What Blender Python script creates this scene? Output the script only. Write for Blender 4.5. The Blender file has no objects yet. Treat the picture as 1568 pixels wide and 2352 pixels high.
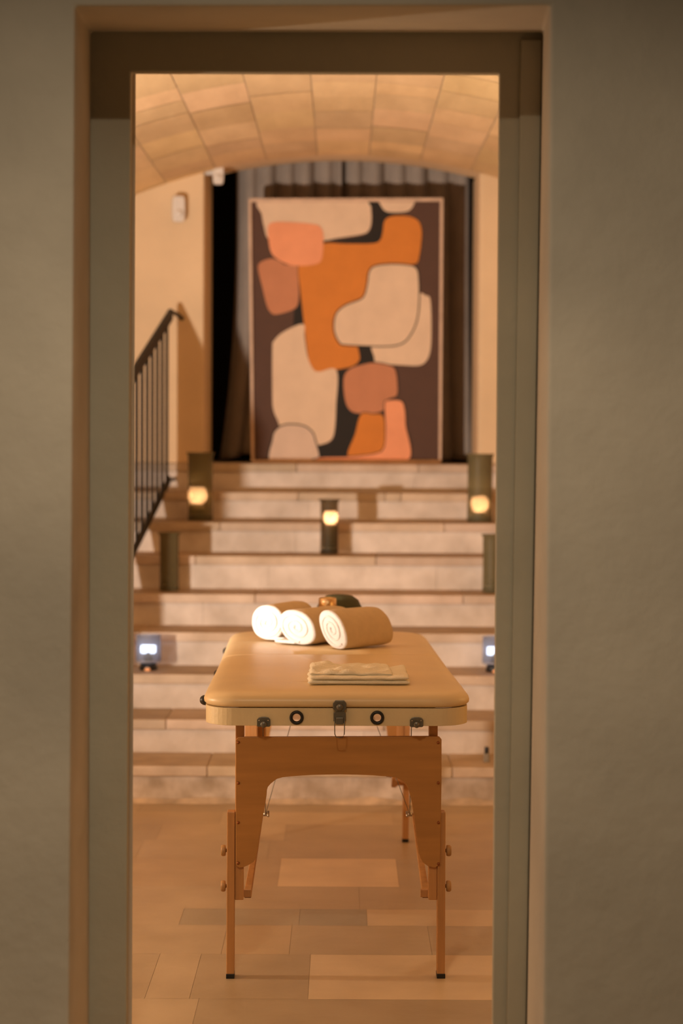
import bpy, bmesh, math, random
from mathutils import Vector, Matrix, noise
random.seed(7)
C = bpy.context.scene.collection
PI = math.pi

# ------------------------------------------------------------------ camera
F = 4537.0                      # focal length in pixels of the 1568x2352 frame
CAMZ = 1.45
THETA = math.atan(176.0 / F)
ROLL = 0.0052
RC = Matrix.Rotation(PI/2 - THETA, 3, 'X') @ Matrix.Rotation(ROLL, 3, 'Z')
cam_d = bpy.data.cameras.new('camera')
cam = bpy.data.objects.new('camera', cam_d); C.objects.link(cam)
cam.location = (0, 0, CAMZ); cam.rotation_euler = RC.to_euler()
cam_d.sensor_fit = 'VERTICAL'; cam_d.sensor_height = 36; cam_d.lens = F/2352*36
cam_d.clip_start = .05
cam_d.dof.use_dof = True; cam_d.dof.focus_distance = 5.25
cam_d.dof.aperture_fstop = cam_d.lens/1000/0.027
bpy.context.scene.camera = cam

# ------------------------------------------------------------------ exposure, world, lights
sc = bpy.context.scene
sc.view_settings.view_transform = 'Standard'; sc.view_settings.look = 'None'
sc.view_settings.exposure = 0.0; sc.view_settings.gamma = 1.0
sc.view_settings.use_curve_mapping = False
w = bpy.data.worlds.new('world'); sc.world = w; w.use_nodes = True
w.node_tree.nodes['Background'].inputs[0].default_value = (1.0, .80, .55, 1)
w.node_tree.nodes['Background'].inputs[1].default_value = 0.012

def point(name, loc, power, col, r):
    l = bpy.data.lights.new(name, 'POINT'); l.energy = power; l.color = col; l.shadow_soft_size = r
    o = bpy.data.objects.new(name, l); C.objects.link(o); o.location = loc; return o
def area(name, loc, power, col, size, rot=(0, 0, 0)):
    l = bpy.data.lights.new(name, 'AREA'); l.energy = power; l.color = col; l.size = size; l.shape = 'DISK'
    o = bpy.data.objects.new(name, l); C.objects.link(o); o.location = loc; o.rotation_euler = rot; return o
KEY = (-1.72, 5.30, 0.90)
def spot(name, loc, aim, power, col, r, size, blend):
    l = bpy.data.lights.new(name, 'SPOT'); l.energy = power; l.color = col; l.shadow_soft_size = r
    l.spot_size = math.radians(size); l.spot_blend = blend
    o = bpy.data.objects.new(name, l); C.objects.link(o); o.location = loc
    o.rotation_euler = (Vector(aim)-Vector(loc)).to_track_quat('-Z', 'Y').to_euler(); return o
spot('key_lamp', KEY, (.78, 9.63, 3.34), 560, (1.0, .85, .73), .035, 97, 1.0)
point('key_lamp_spill', KEY, 38, (1.0, .76, .54), .035)
area('ceiling_lamp', (-.3, 2.4, 2.78), 42, (1.0, .81, .56), .25, (math.radians(-13), 0, 0))
point('vault_bounce_fill', (1.5, 5.6, 1.1), 7, (1.0, .60, .22), .25)  # unseen fill added to stand in for warm bounce in the hall

# ------------------------------------------------------------------ helpers
def P(px, py, d):
    r = RC @ Vector(((px-784)/F, -(py-1176)/F, -1.0))
    return Vector((0, 0, CAMZ)) + r*(d/r.y)

def mat(name, col, rough=.7, noise_amt=0.0, scale=6.0, bump=0.0, bscale=60.0, attr=False, metal=0.0,
        stretch=(1, 1, 1), spec=.5, emit=None, es=0, sheen=0, detail=4, col2=None):
    m = bpy.data.materials.new(name); m.use_nodes = True
    nt = m.node_tree; n = nt.nodes; L = nt.links
    b = n['Principled BSDF']
    b.inputs['Roughness'].default_value = rough; b.inputs['Metallic'].default_value = metal
    b.inputs['Specular IOR Level'].default_value = spec
    if sheen: b.inputs['Sheen Weight'].default_value = sheen
    tc = n.new('ShaderNodeTexCoord'); mp = n.new('ShaderNodeMapping'); mp.inputs['Scale'].default_value = stretch
    L.new(tc.outputs['Object'], mp.inputs['Vector'])
    nz = n.new('ShaderNodeTexNoise'); nz.inputs['Scale'].default_value = scale; nz.inputs['Detail'].default_value = detail
    L.new(mp.outputs[0], nz.inputs['Vector'])
    cr = n.new('ShaderNodeValToRGB')
    c2 = col2 or tuple(c*(1-noise_amt) for c in col)
    c1 = tuple(min(1, c*(1+noise_amt*.5)) for c in col)
    if attr: c2 = (1-noise_amt, 1-noise_amt*1.1, 1-noise_amt*1.25); c1 = (1, 1, 1)
    cr.color_ramp.elements[0].position = .3; cr.color_ramp.elements[1].position = .7
    cr.color_ramp.elements[0].color = (*c2, 1); cr.color_ramp.elements[1].color = (*c1, 1)
    L.new(nz.outputs[0], cr.inputs[0])
    out = cr.outputs[0]
    if attr:
        at = n.new('ShaderNodeVertexColor'); at.layer_name = 'Col'
        mx = n.new('ShaderNodeMix'); mx.data_type = 'RGBA'; mx.blend_type = 'MULTIPLY'; mx.inputs[0].default_value = 1
        L.new(at.outputs[0], mx.inputs[6]); L.new(out, mx.inputs[7]); out = mx.outputs[2]
    L.new(out, b.inputs['Base Color'])
    if bump:
        nb = n.new('ShaderNodeTexNoise'); nb.inputs['Scale'].default_value = bscale; nb.inputs['Detail'].default_value = 5
        L.new(mp.outputs[0], nb.inputs['Vector'])
        bp = n.new('ShaderNodeBump'); bp.inputs['Strength'].default_value = bump; bp.inputs['Distance'].default_value = .01
        L.new(nb.outputs[0], bp.inputs['Height']); L.new(bp.outputs[0], b.inputs['Normal'])
    if emit:
        b.inputs['Emission Color'].default_value = (*emit, 1); b.inputs['Emission Strength'].default_value = es
    return m

def glass(name, tint, body, fac):
    m = bpy.data.materials.new(name); m.use_nodes = True
    nt = m.node_tree; n = nt.nodes; L = nt.links
    b = n['Principled BSDF']; b.inputs['Base Color'].default_value = (*body, 1); b.inputs['Roughness'].default_value = .45; b.inputs['Specular IOR Level'].default_value = .25
    tr = n.new('ShaderNodeBsdfTransparent'); tr.inputs[0].default_value = (*tint, 1)
    nz = n.new('ShaderNodeTexNoise'); nz.inputs['Scale'].default_value = 25
    mr = n.new('ShaderNodeMapRange'); mr.inputs[3].default_value = fac*.8; mr.inputs[4].default_value = fac*1.2
    L.new(nz.outputs[0], mr.inputs[0])
    mx = n.new('ShaderNodeMixShader'); L.new(mr.outputs[0], mx.inputs[0])
    L.new(tr.outputs[0], mx.inputs[1]); L.new(b.outputs[0], mx.inputs[2])
    L.new(mx.outputs[0], n['Material Output'].inputs['Surface'])
    return m

class MB:
    def __init__(s): s.b = bmesh.new(); s.mi = 0
    def _f(s, vs, smooth=False):
        try:
            f = s.b.faces.new(vs); f.material_index = s.mi; f.smooth = smooth; return f
        except ValueError: return None
    def hexa(s, p):     # 8 points: bottom 4 ccw, top 4
        v = [s.b.verts.new(q) for q in p]
        for q in ((3, 2, 1, 0), (4, 5, 6, 7), (0, 1, 5, 4), (1, 2, 6, 5), (2, 3, 7, 6), (3, 0, 4, 7)): s._f([v[i] for i in q])
        return s
    def box(s, x0, x1, y0, y1, z0, z1):
        return s.hexa([(x0, y0, z0), (x1, y0, z0), (x1, y1, z0), (x0, y1, z0), (x0, y0, z1), (x1, y0, z1), (x1, y1, z1), (x0, y1, z1)])
    def tube(s, pts, r, n=12, cap=True, closed=False):
        pts = [Vector(p) for p in pts]; rings = []
        for i, p in enumerate(pts):
            a = pts[i-1] if (i > 0 or closed) else pts[i]; c = pts[(i+1) % len(pts)] if (i < len(pts)-1 or closed) else pts[i]
            t = (c-a).normalized(); up = Vector((0, 0, 1)) if abs(t.z) < .9 else Vector((1, 0, 0))
            u = t.cross(up).normalized(); v = u.cross(t)
            rr = r[i] if isinstance(r, (list, tuple)) else r
            rings.append([s.b.verts.new(p+(u*math.cos(k*2*PI/n)+v*math.sin(k*2*PI/n))*rr) for k in range(n)])
        m = len(rings)
        for i in range(m if closed else m-1):
            A, B = rings[i], rings[(i+1) % m]
            for k in range(n): s._f([A[k], A[(k+1) % n], B[(k+1) % n], B[k]], True)
        if cap and not closed: s._f(rings[0][::-1]); s._f(rings[-1])
        return s
    def lathe(s, prof, c=(0, 0, 0), n=32, axis='Z', cap=True):
        c = Vector(c); rings = []
        for r, h in prof:
            ring = []
            for k in range(n):
                a = k*2*PI/n
                if axis == 'Z': q = Vector((r*math.cos(a), r*math.sin(a), h))
                elif axis == 'Y': q = Vector((r*math.cos(a), h, r*math.sin(a)))
                else: q = Vector((h, r*math.cos(a), r*math.sin(a)))
                ring.append(s.b.verts.new(c+q))
            rings.append(ring)
        for A, B in zip(rings, rings[1:]):
            for k in range(n): s._f([A[k], A[(k+1) % n], B[(k+1) % n], B[k]], True)
        if cap:
            if prof[0][0] > 1e-5: s._f(rings[0][::-1])
            if prof[-1][0] > 1e-5: s._f(rings[-1])
        return s
    def prism(s, pts, f0, f1, smooth=False):     # 2D outline, two maps to 3D
        a = [s.b.verts.new(f0(*p)) for p in pts]; b = [s.b.verts.new(f1(*p)) for p in pts]
        s._f(a[::-1]); s._f(b)
        n = len(pts)
        for i in range(n): s._f([a[i], a[(i+1) % n], b[(i+1) % n], b[i]], smooth)
        return s
    def build(s, name, mats, parent=None, bevel=0, fn=None, shade=False, seg=2):
        b = s.b
        if fn:
            for v in b.verts: v.co = fn(v.co)
        bmesh.ops.recalc_face_normals(b, faces=b.faces)
        me = bpy.data.meshes.new(name); b.to_mesh(me); b.free()
        if not isinstance(mats, (list, tuple)): mats = [mats]
        for m in mats: me.materials.append(m)
        o = bpy.data.objects.new(name, me); C.objects.link(o)
        if parent: o.parent = parent
        if shade:
            for p in me.polygons: p.use_smooth = True
        if bevel:
            md = o.modifiers.new('bevel', 'BEVEL'); md.width = bevel; md.segments = seg; md.limit_method = 'ANGLE'
            md.angle_limit = math.radians(40)
        return o

def struct(o): o['kind'] = 'structure'; return o
def thing(name, label, cat, loc=(0, 0, 0), rz=0, group=None):
    o = bpy.data.objects.new(name, None); C.objects.link(o); o.empty_display_size = .05
    o.location = loc; o.rotation_euler = (0, 0, rz); o['label'] = label; o['category'] = cat
    if group: o['group'] = group
    return o
def tag(o, label, cat, group=None):
    o['label'] = label; o['category'] = cat
    if group: o['group'] = group
    return o
def dup(root, loc, label, rz=0):
    r = root.copy(); C.objects.link(r); r.location = loc; r.rotation_euler = (0, 0, rz); r['label'] = label
    for ch in list(root.children):
        c = ch.copy(); C.objects.link(c); c.parent = r
        for g in ch.children:
            d = g.copy(); C.objects.link(d); d.parent = c
    return r

def paint(o, cols):        # per-face stone colours
    me = o.data; at = me.color_attributes.new('Col', 'FLOAT_COLOR', 'CORNER')
    for p in me.polygons:
        c = cols(p) if callable(cols) else cols
        for li in p.loop_indices: at.data[li].color = (*c, 1)

# ------------------------------------------------------------------ materials
M = {}
M['plaster'] = mat('plaster', (.60, .53, .44), .9, .26, 1.6, .35, 18, detail=6)
M['reveal'] = mat('painted_stone', (.62, .55, .42), .85, .12, 3, .3, 20)
M['frame'] = mat('frame_stone', (.46, .42, .33), .75, .1, 3, .2, 30)
M['backplaster'] = mat('back_plaster', (.82, .62, .39), .9, .10, 2.5, .25, 14)
M['vault'] = mat('vault_stone', (1, 1, 1), .9, .20, 6, .35, 22, attr=True, detail=8, stretch=(1, .28, 1))
M['joint'] = mat('mortar', (.70, .53, .33), .95, .2, 20, .3)
M['slab'] = mat('step_slab', (1, 1, 1), .6, .28, 7, .35, 30, attr=True, detail=8)
M['base'] = mat('base_stone', (1, 1, 1), .9, .5, 9, .5, 30, attr=True, detail=8)
M['floor'] = mat('floor_stone', (1, 1, 1), .42, .16, 5, .15, 20, attr=True, detail=8)
M['wood'] = mat('beech_wood', (.55, .27, .095), .45, .16, 5, .03, 80, stretch=(9, 9, .7), detail=6)
M['ply'] = mat('beech_plywood', (.50, .235, .065), .42, .14, 4, .02, 80, stretch=(.8, 8, 9), detail=6)
M['woodend'] = mat('end_grain', (.25, .09, .03), .7, .2, 60)
M['vinyl'] = mat('cream_vinyl', (.80, .61, .35), .38, .06, 5, .12, 9, detail=3)
M['rim'] = mat('cream_rim', (.76, .62, .38), .45, .06, 8, .1, 120)
M['black'] = mat('black_plastic', (.012, .012, .011), .4, .2, 30)
M['steel'] = mat('grey_steel', (.20, .19, .16), .42, .15, 40, .02, metal=.7)
M['nut'] = mat('bright_steel', (.5, .45, .38), .3, .1, 40, metal=.9)
M['terry'] = mat('white_towelling', (.93, .91, .90), .95, .05, 40, .5, 260, sheen=.3)
M['terry_shade'] = mat('shaded_towelling', (.66, .49, .29), .9, .06, 40, .35, 260, sheen=.1)  # white towel bodies, warm shade put into the colour
M['terry_in'] = mat('towel_fold', (.66, .58, .50), .95, .1, 40, .3, 260)
M['cloth'] = mat('cream_cloth', (.94, .86, .68), .9, .05, 30, .35, 200, sheen=.2)
M['iron'] = mat('black_iron', (.022, .021, .018), .6, .3, 30, .1)
M['curtain'] = mat('curtain_cloth', (.48, .39, .32), .9, .12, 8, .15, 150, sheen=.2)
M['dark'] = mat('dark_wall', (.05, .04, .03), .95, .1, 4)
M['white'] = mat('white_plastic', (.82, .78, .72), .5, .05, 10)
M['olive'] = glass('olive_glass', (.80, .76, .70), (.22, .19, .095), .50)
M['amber'] = glass('brown_glass', (.80, .74, .66), (.08, .065, .035), .34)
M['blue'] = glass('blue_glass', (.78, .81, .88), (.40, .42, .48), .28)
M['clear'] = glass('clear_glass', (.85, .85, .8), (.4, .4, .36), .35)
def translucent(name, col):
    m = bpy.data.materials.new(name); m.use_nodes = True
    n = m.node_tree.nodes; L = m.node_tree.links
    tr = n.new('ShaderNodeBsdfTranslucent'); tr.inputs[0].default_value = (*col, 1)
    df = n.new('ShaderNodeBsdfDiffuse'); df.inputs[0].default_value = (*col, 1)
    tp = n.new('ShaderNodeBsdfTransparent'); tp.inputs[0].default_value = (.9, .8, .65, 1)
    a = n.new('ShaderNodeMixShader'); a.inputs[0].default_value = .3
    b = n.new('ShaderNodeMixShader'); b.inputs[0].default_value = .12
    L.new(tr.outputs[0], a.inputs[1]); L.new(df.outputs[0], a.inputs[2])
    L.new(a.outputs[0], b.inputs[1]); L.new(tp.outputs[0], b.inputs[2])
    L.new(b.outputs[0], n['Material Output'].inputs['Surface']); return m
M['frost'] = translucent('frosted_glass', (.97, .90, .80))
M['wax'] = mat('lit_wax', (.75, .5, .28), .5, .05, 10, emit=(1.0, .42, .12), es=.9)
M['coldwax'] = mat('cold_wax', (.5, .45, .25), .5, .05, 10)
M['flame'] = mat('flame', (1, .7, .4), .5, 0, 5, emit=(1.0, .66, .40), es=300)
M['led'] = mat('led_light', (1, 1, 1), .5, 0, 5, emit=(.85, .92, 1.0), es=5.5)
M['goldwax'] = mat('orange_base', (.85, .42, .2), .4, .1, 20, emit=(1, .4, .15), es=.25)
M['brass'] = mat('hammered_brass', (.85, .60, .32), .3, .15, 50, .2, 60, metal=1)
M['velvet'] = mat('green_velvet', (.05, .055, .02), .6, .3, 15, .2, 60)
M['picframe'] = mat('frame_wood', (.78, .56, .40), .5, .15, 12)

# ------------------------------------------------------------------ foreground walls (nearer room) and doorway
def ring_wall(outer, near, far, yn, yf, name, m, bevel=0):
    """wall plate with a three-sided opening down to the floor.
       near/far: (top-left px, top-right px, bottom-left px, bottom-right px) of the opening"""
    b = MB()
    def pts(o, y):
        tl, tr, bl, br = P(*o[0], y), P(*o[1], y), P(*o[2], y), P(*o[3], y)
        def ext(a, c):
            k = (0-a.z)/(c.z-a.z); return Vector((a.x+(c.x-a.x)*k, y, 0))
        return ext(tl, bl), tl, tr, ext(tr, br)
    A = pts(near, yn); B = pts(far, yf)
    x0, x1, zt = outer
    for (S, y) in ((A, yn), (B, yf)):
        pass
    def face(S, y):
        o = [Vector((x0, y, 0)), Vector((x0, y, S[1].z)), Vector((x0, y, zt)), Vector((x1, y, zt)), Vector((x1, y, S[2].z)), Vector((x1, y, 0))]
        return [b.b.verts.new(v) for v in o], [b.b.verts.new(v) for v in S]
    oa, ia = face(A, yn); ob, ib = face(B, yf)
    for (o, i) in ((oa, ia), (ob, ib)):
        b._f([o[0], i[0], i[1], o[1]]); b._f([o[1], i[1], i[2], o[4], o[3], o[2]]); b._f([i[2], i[3], o[5], o[4]])
    for k in range(3): b._f([ia[k], ia[k+1], ib[k+1], ib[k]])
    for k in range(5): b._f([oa[k], oa[k+1], ob[k+1], ob[k]])
    b._f([oa[0], ia[0], ib[0], ob[0]]); b._f([oa[5], ia[3], ib[3], ob[5]])
    return b.build(name, m, bevel=bevel)
YN, YF, YB = 3.86, 4.30, 4.42; YFB = 4.33
struct(ring_wall((-2.6, 2.6, 3.45), ((172, 14), (1264, 12), (158, 2352), (1248, 2352)),
                 ((209, 74), (1246, 76), (205, 2352), (1209, 2352)), YN, YF, 'wall_front', [M['plaster']], .012))
# reveals have their own warm paint: separate thin lining is not needed; the frame sits behind
fo = ((203, 66), (1252, 68), (199, 2352), (1215, 2352))
fi = ((300, 165), (1147, 168), (290, 2352), (1131, 2352))
def frame_piece():
    b = MB()
    def g(o):
        R = []
        for y in (YF+.0005, YFB):
            q = [P(*p, YF) for p in o]
            def ext(a, c):
                k = (0-a.z)/(c.z-a.z); return Vector((a.x+(c.x-a.x)*k, y, 0))
            R.append([ext(q[0], q[2]), Vector((q[0].x, y, q[0].z)), Vector((q[1].x, y, q[1].z)), ext(q[1], q[3])])
        return R
    O = g(fo); I = g(fi)
    for k in (1, 2): pass
    vo = [[b.b.verts.new(v) for v in r] for r in O]; vi = [[b.b.verts.new(v) for v in r] for r in I]
    for r in range(2):
        for k in range(3): b._f([vo[r][k], vo[r][k+1], vi[r][k+1], vi[r][k]])
    for k in range(3):
        b._f([vo[0][k], vo[0][k+1], vo[1][k+1], vo[1][k]]); b._f([vi[0][k], vi[0][k+1], vi[1][k+1], vi[1][k]])
    b._f([vo[0][0], vo[1][0], vi[1][0], vi[0][0]]); b._f([vo[0][3], vo[1][3], vi[1][3], vi[0][3]])
    return b
d1 = struct(frame_piece().build('door_1', M['frame'], bevel=.004))
# raised outer bead on the right jamb and lintel
b = MB()
for (xa, xb, xc, xd) in ((1196, 1245, 1163, 1208),):
    t0, t1 = P(xa, 90, YF-.012), P(xb, 90, YF-.012); u0, u1 = P(xc, 2352, YF-.012), P(xd, 2352, YF-.012)
    def low(a, c):
        k = (0-a.z)/(c.z-a.z); return Vector((a.x+(c.x-a.x)*k, a.y, 0))
    l0, l1 = low(t0, u0), low(t1, u1); dy = Vector((0, .018, 0))
    b.hexa([l0, l1, l1+dy, l0+dy, t0, t1, t1+dy, t0+dy])
b.build('jamb_bead', M['frame'], d1, bevel=.004)
# partition beyond the frame, towards the stair hall
struct(ring_wall((-2.6, 2.6, 3.45), ((209, 74), (1246, 76), (205, 2352), (1209, 2352)),
                 ((312, 74), (1246, 76), (303, 2352), (1209, 2352)), YFB+.001, YB-.002, 'wall_divider', [M['plaster']]))

# ------------------------------------------------------------------ floor
rows = [-1.5, -.9, -.35, .2, .8, 1.4, 1.9, 2.5, 3.0, 3.55, 4.1, 4.62, 5.03, 5.468, 5.796, 5.997, 6.30, 6.72, 7.02, 7.31, 7.55, 7.76]
TAN = (.555, .41, .25)
def shade(k, warm=0): return (TAN[0]*k*(1+warm), TAN[1]*k, TAN[2]*k*(1-warm*1.5))
special = {
 11: [(-2.6, shade(.86)), (-.78, shade(.98)), (-.36, shade(.80)), (.9, shade(.9))],
 12: [(-2.6, shade(.9)), (-.50, shade(.98)), (-.385, shade(.84)), (-.08, shade(1.28)), (.62, shade(.95))],
 13: [(-2.6, shade(.95)), (-.33, shade(.97, .04)), (-.14, shade(.90)), (.26, shade(.88)), (.9, shade(1.05))],
 14: [(-2.6, shade(.98)), (-.475, shade(.84, -.06)), (-.12, shade(.78, -.10)), (.083, shade(1.18)), (.9, shade(.9))],
 15: [(-2.6, shade(.98)), (-.35, shade(.97)), (.062, shade(.93)), (.5, shade(1.0))],
 16: [(-2.6, shade(.93)), (-.9, shade(.97, .03)), (-.20, shade(1.45)), (.192, shade(.93)), (.8, shade(1.1))],
 17: [(-2.6, shade(.94)), (-.7, shade(1.0)), (-.25, shade(.93, .03)), (.3, shade(.97)), (.9, shade(1.0))],
 18: [(-2.6, shade(.95)), (-.66, shade(1.05)), (-.35, shade(1.14)), (-.20, shade(.90, .03)), (.36, shade(1.0))],
 19: [(-2.6, shade(1.0)), (-.45, shade(1.1)), (.2, shade(1.0)), (.7, shade(1.12))],
}
b = MB(); cols = []
for i in range(len(rows)-1):
    y0, y1 = rows[i], rows[i+1]
    if i in special: seg = [s[0] for s in special[i]]; cc = [s[1] for s in special[i]]
    else:
        seg = [-2.6]; 
        while seg[-1] < 2.0: seg.append(seg[-1]+random.uniform(.45, .95))
        cc = [shade(random.uniform(.88, 1.08)) for _ in seg]
    seg = seg + [2.6]
    for k, c in enumerate(cc):
        g = .0004
        x0, x1 = seg[k]+g, seg[k+1]-g
        vs = [b.b.verts.new(v) for v in ((x0, y0+g, 0), (x1, y0+g, 0), (x1, y1-g, 0), (x0, y1-g, 0))]
        b._f(vs); cols.append(c)
vs = [b.b.verts.new(v) for v in ((-2.6, -1.5, -.002), (2.6, -1.5, -.002), (2.6, 7.76, -.002), (-2.6, 7.76, -.002))]
b._f(vs); cols.append(shade(.9))
vs = [b.b.verts.new(v) for v in ((-2.6, -1.5, -.06), (2.6, -1.5, -.06), (2.6, 7.76, -.06), (-2.6, 7.76, -.06))]
b._f(vs); cols.append(shade(.9))
fl = struct(b.build('floor', M['floor'])); paint(fl, lambda p: cols[p.index])
for p in fl.data.polygons:
    if p.normal.z < 0: p.flip()

# ------------------------------------------------------------------ staircase
D0, T = 7.74, .32
zt = [.147, .284, .431, .578, .722, .877, 1.022, 1.160, 1.300]     # tread levels, lowest first
XW = 2.2; XS = 2.195
stair = thing('stone_staircase', 'broad flight of worn pale stone steps rising behind the massage table', 'stairs', (0, D0, 0))
def gen(a, b_, lo, hi):
    s = [a]
    while s[-1] < b_-hi*.6: s.append(s[-1]+random.uniform(lo, hi))
    s[-1] = b_ if b_-s[-1] < lo*.5 and len(s) > 1 else s[-1]
    if s[-1] != b_: s.append(b_)
    return s
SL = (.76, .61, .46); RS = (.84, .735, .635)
for i, z in enumerate(zt):
    y = i*T; zb = zt[i-1] if i else 0
    depth = T+.03 if i < 8 else 1.42
    yt = y+depth
    b = MB(); ls = gen(-XS, XS, .45, 1.0); fc = []
    if i == 8: ls = [-XS, -1.3, -.72, -.235, .40, .95, 1.6, XS]
    if i == 7: ls = [-XS, -1.5, -.63, -.22, .22, .30, .9, 1.5, XS]
    for k in range(len(ls)-1):
        j = random.uniform(-.004, .004)
        kk = random.uniform(.84, 1.05)
        if i == 8: kk = (1, .9, .82, 1.0, .85, .9, 1, 1)[k]
        b.box(ls[k]+.001, ls[k+1]-.001, y-.012+j, yt, z-.042, z)
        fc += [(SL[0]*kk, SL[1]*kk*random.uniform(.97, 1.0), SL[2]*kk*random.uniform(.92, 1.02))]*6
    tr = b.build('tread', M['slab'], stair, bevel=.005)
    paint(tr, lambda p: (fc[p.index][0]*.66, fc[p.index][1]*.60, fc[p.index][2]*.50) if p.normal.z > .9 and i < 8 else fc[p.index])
    b = MB(); rc = []
    ls = gen(-XS, XS, .7, 1.3)
    for k in range(len(ls)-1):
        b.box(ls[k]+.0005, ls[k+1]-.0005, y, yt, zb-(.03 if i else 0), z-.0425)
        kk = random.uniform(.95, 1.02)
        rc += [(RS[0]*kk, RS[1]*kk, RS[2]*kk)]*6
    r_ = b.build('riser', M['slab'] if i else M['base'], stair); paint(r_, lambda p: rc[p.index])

# rough cement skirting patches where the stair meets the floor
b = MB()
n = 90
prev = None
for k in range(n):
    x = -XS+.01 + 2*(XS-.01)*k/(n-1)
    h = .018+.018*noise.noise(Vector((x*5, 1, 0)))+.01*noise.noise(Vector((x*17, 4, 0)))
    d = .035+.03*noise.noise(Vector((x*4, 7, 0)))
    cur = [b.b.verts.new(v) for v in ((x, -.001, max(.006, h)), (x, -max(.012, d)*.5, max(.004, h)*.45), (x, -max(.012, d), 0.0005))]
    if prev: b._f([prev[0], cur[0], cur[1], prev[1]], True); b._f([prev[1], cur[1], cur[2], prev[2]], True)
    prev = cur
o = b.build('cement_fillet', mat('cement', (.66, .52, .38), .95, .35, 12, .6, 30, detail=8), stair)

# ------------------------------------------------------------------ stair hall shell
YW = 10.30
R = 2.87; ZC = 2.90; CZ = ZC-R
def arcz(x): return CZ+math.sqrt(R*R-x*x)
# vault of large blocks: rows along x (arc), courses along y
b = MB(); vc = []
nseg = 19
ang = [(-.88 + 1.76*k/nseg) for k in range(nseg+1)]
y_lo, y_hi = YB-.002, YW+.002
def vblock(a0, a1, y0, y1, c, r=R):
    n = 3
    for q in range(n):
        b0 = a0+(a1-a0)*q/n; b1 = a0+(a1-a0)*(q+1)/n
        vs = [b.b.verts.new((r*math.sin(t), y, CZ+r*math.cos(t))) for (t, y) in ((b0, y0), (b1, y0), (b1, y1), (b0, y1))]
        b._f(vs); vc.append(c)
VS = (.96, .69, .385)
for k in range(nseg):
    y = y_lo-random.uniform(0, .4)
    while y < y_hi:
        L_ = random.uniform(.26, .52); ya = max(y, y_lo); yb_ = min(y+L_, y_hi)
        if yb_-ya > .02:
            kk = random.uniform(.82, 1.06)
            vblock(ang[k]+.0009, ang[k+1]-.0009, ya+.0018, yb_-.0018, (VS[0]*kk, VS[1]*kk*random.uniform(.96, 1.02), VS[2]*kk*random.uniform(.9, 1.03)),
                   R+random.uniform(-.0008, .0008))
        y += L_
for k in range(nseg):
    b.mi = 1; vblock(ang[k], ang[k+1], y_lo, y_hi, (.6, .42, .25), R+.0025)
b.mi = 0
v_ = struct(b.build('ceiling', [M['vault'], M['joint']])); paint(v_, lambda p: vc[p.index])
# side walls of the hall
xs = R*math.sin(.88); zs = arcz(xs)
struct(MB().box(-XW-.10, -XW, YB-.1, YW, 0, zs+.04).build('wall_left', M['backplaster']))
struct(MB().box(XW, XW+.10, YB-.1, YW, 0, zs+.04).build('wall_right', M['backplaster']))
# back wall with the tall opening; its head follows the vault
def wall_back(side):
    b = MB()
    if side < 0:
        xo = P(468, 700, YW).x; xi = P(487, 700, 10.75).x; xs_ = [-XW-.1+(xo+XW+.1)*k/12 for k in range(13)]
    else:
        xo = P(1098, 700, YW).x; xi = P(1084, 700, 10.75).x; xs_ = [xo+(XW+.1-xo)*k/12 for k in range(13)]
    f = [(x, 0) for x in (xs_[0], xs_[-1])][:1]
    out = [(xs_[0], 1.3005)]+[(x, arcz(x)+.03 if abs(x) < 2.8 else 2) for x in xs_]+[(xs_[-1], 1.3005)]
    def back(x, z):
        return Vector((xi if abs(x-xo) < 1e-4 else x, 10.75, z))
    b.prism(out, lambda x, z: Vector((x, YW, z)), back)
    return b
struct(wall_back(-1).build('wall_back_left', M['backplaster'], bevel=.01))
struct(wall_back(1).build('wall_back_right', M['backplaster'], bevel=.025, seg=4))
# dark space behind the opening
b = MB()
b.box(-1.3, 1.3, 11.75, 11.85, 1.3005, 3.6); b.box(-1.4, -1.3, 10.6, 11.85, 1.3005, 3.6); b.box(1.3, 1.4, 10.6, 11.85, 1.3005, 3.6)
b.box(-1.4, 1.4, 10.31, 11.85, 3.35, 3.6)
struct(b.build('wall_behind_curtain', M['dark']))
b = MB()      # spandrel above the opening closing vault to the ceiling of the space behind
out = [(-1.45+2.9*k/30, arcz(-1.45+2.9*k/30)+.012) for k in range(31)]+[(1.45, 3.6), (-1.45, 3.6)]
b.prism(out, lambda x, z: Vector((x, YW+.0, z)), lambda x, z: Vector((x, YW+.30, z)))
struct(b.build('trim_1', M['backplaster']))

# ------------------------------------------------------------------ curtains
def curtain(name, label, prof_top, prof_bot, zt_, zb_fn, yc, folds, ph, split=None):
    b = MB(); nu, nv = 220, 40; rows_ = []
    for j in range(nv+1):
        v = j/nv; row = []
        for i in range(nu+1):
            u = i/nu
            xt = prof_top[0]+(prof_top[1]-prof_top[0])*u; xb = prof_bot[0]+(prof_bot[1]-prof_bot[0])*u
            e = v**3.0
            x = xt*(1-e)+xb*e
            amp = .035*(.75+.25*v)
            ps = u*folds*2*PI+ph
            y = yc+amp*math.sin(ps)+.018*math.sin(ps*.43+1.3)+.01*math.sin(3*v+ps*.3)
            x += .010*math.cos(ps*1.0+.5)*(1+v)
            zb = zb_fn(u)
            z = zt_*(1-v)+zb*v
            row.append(b.b.verts.new((x, y, z)))
        rows_.append(row)
    for j in range(nv):
        for i in range(nu): b._f([rows_[j][i], rows_[j][i+1], rows_[j+1][i+1], rows_[j+1][i]], True)
    o = b.build(name, M['curtain'])
    md = o.modifiers.new('thick', 'SOLIDIFY'); md.thickness = .003
    return o
yc = 10.98
tl = P(540, 500, yc).x; tb = P(499, 1050, yc).x; mx_ = P(787, 500, yc).x
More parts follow.
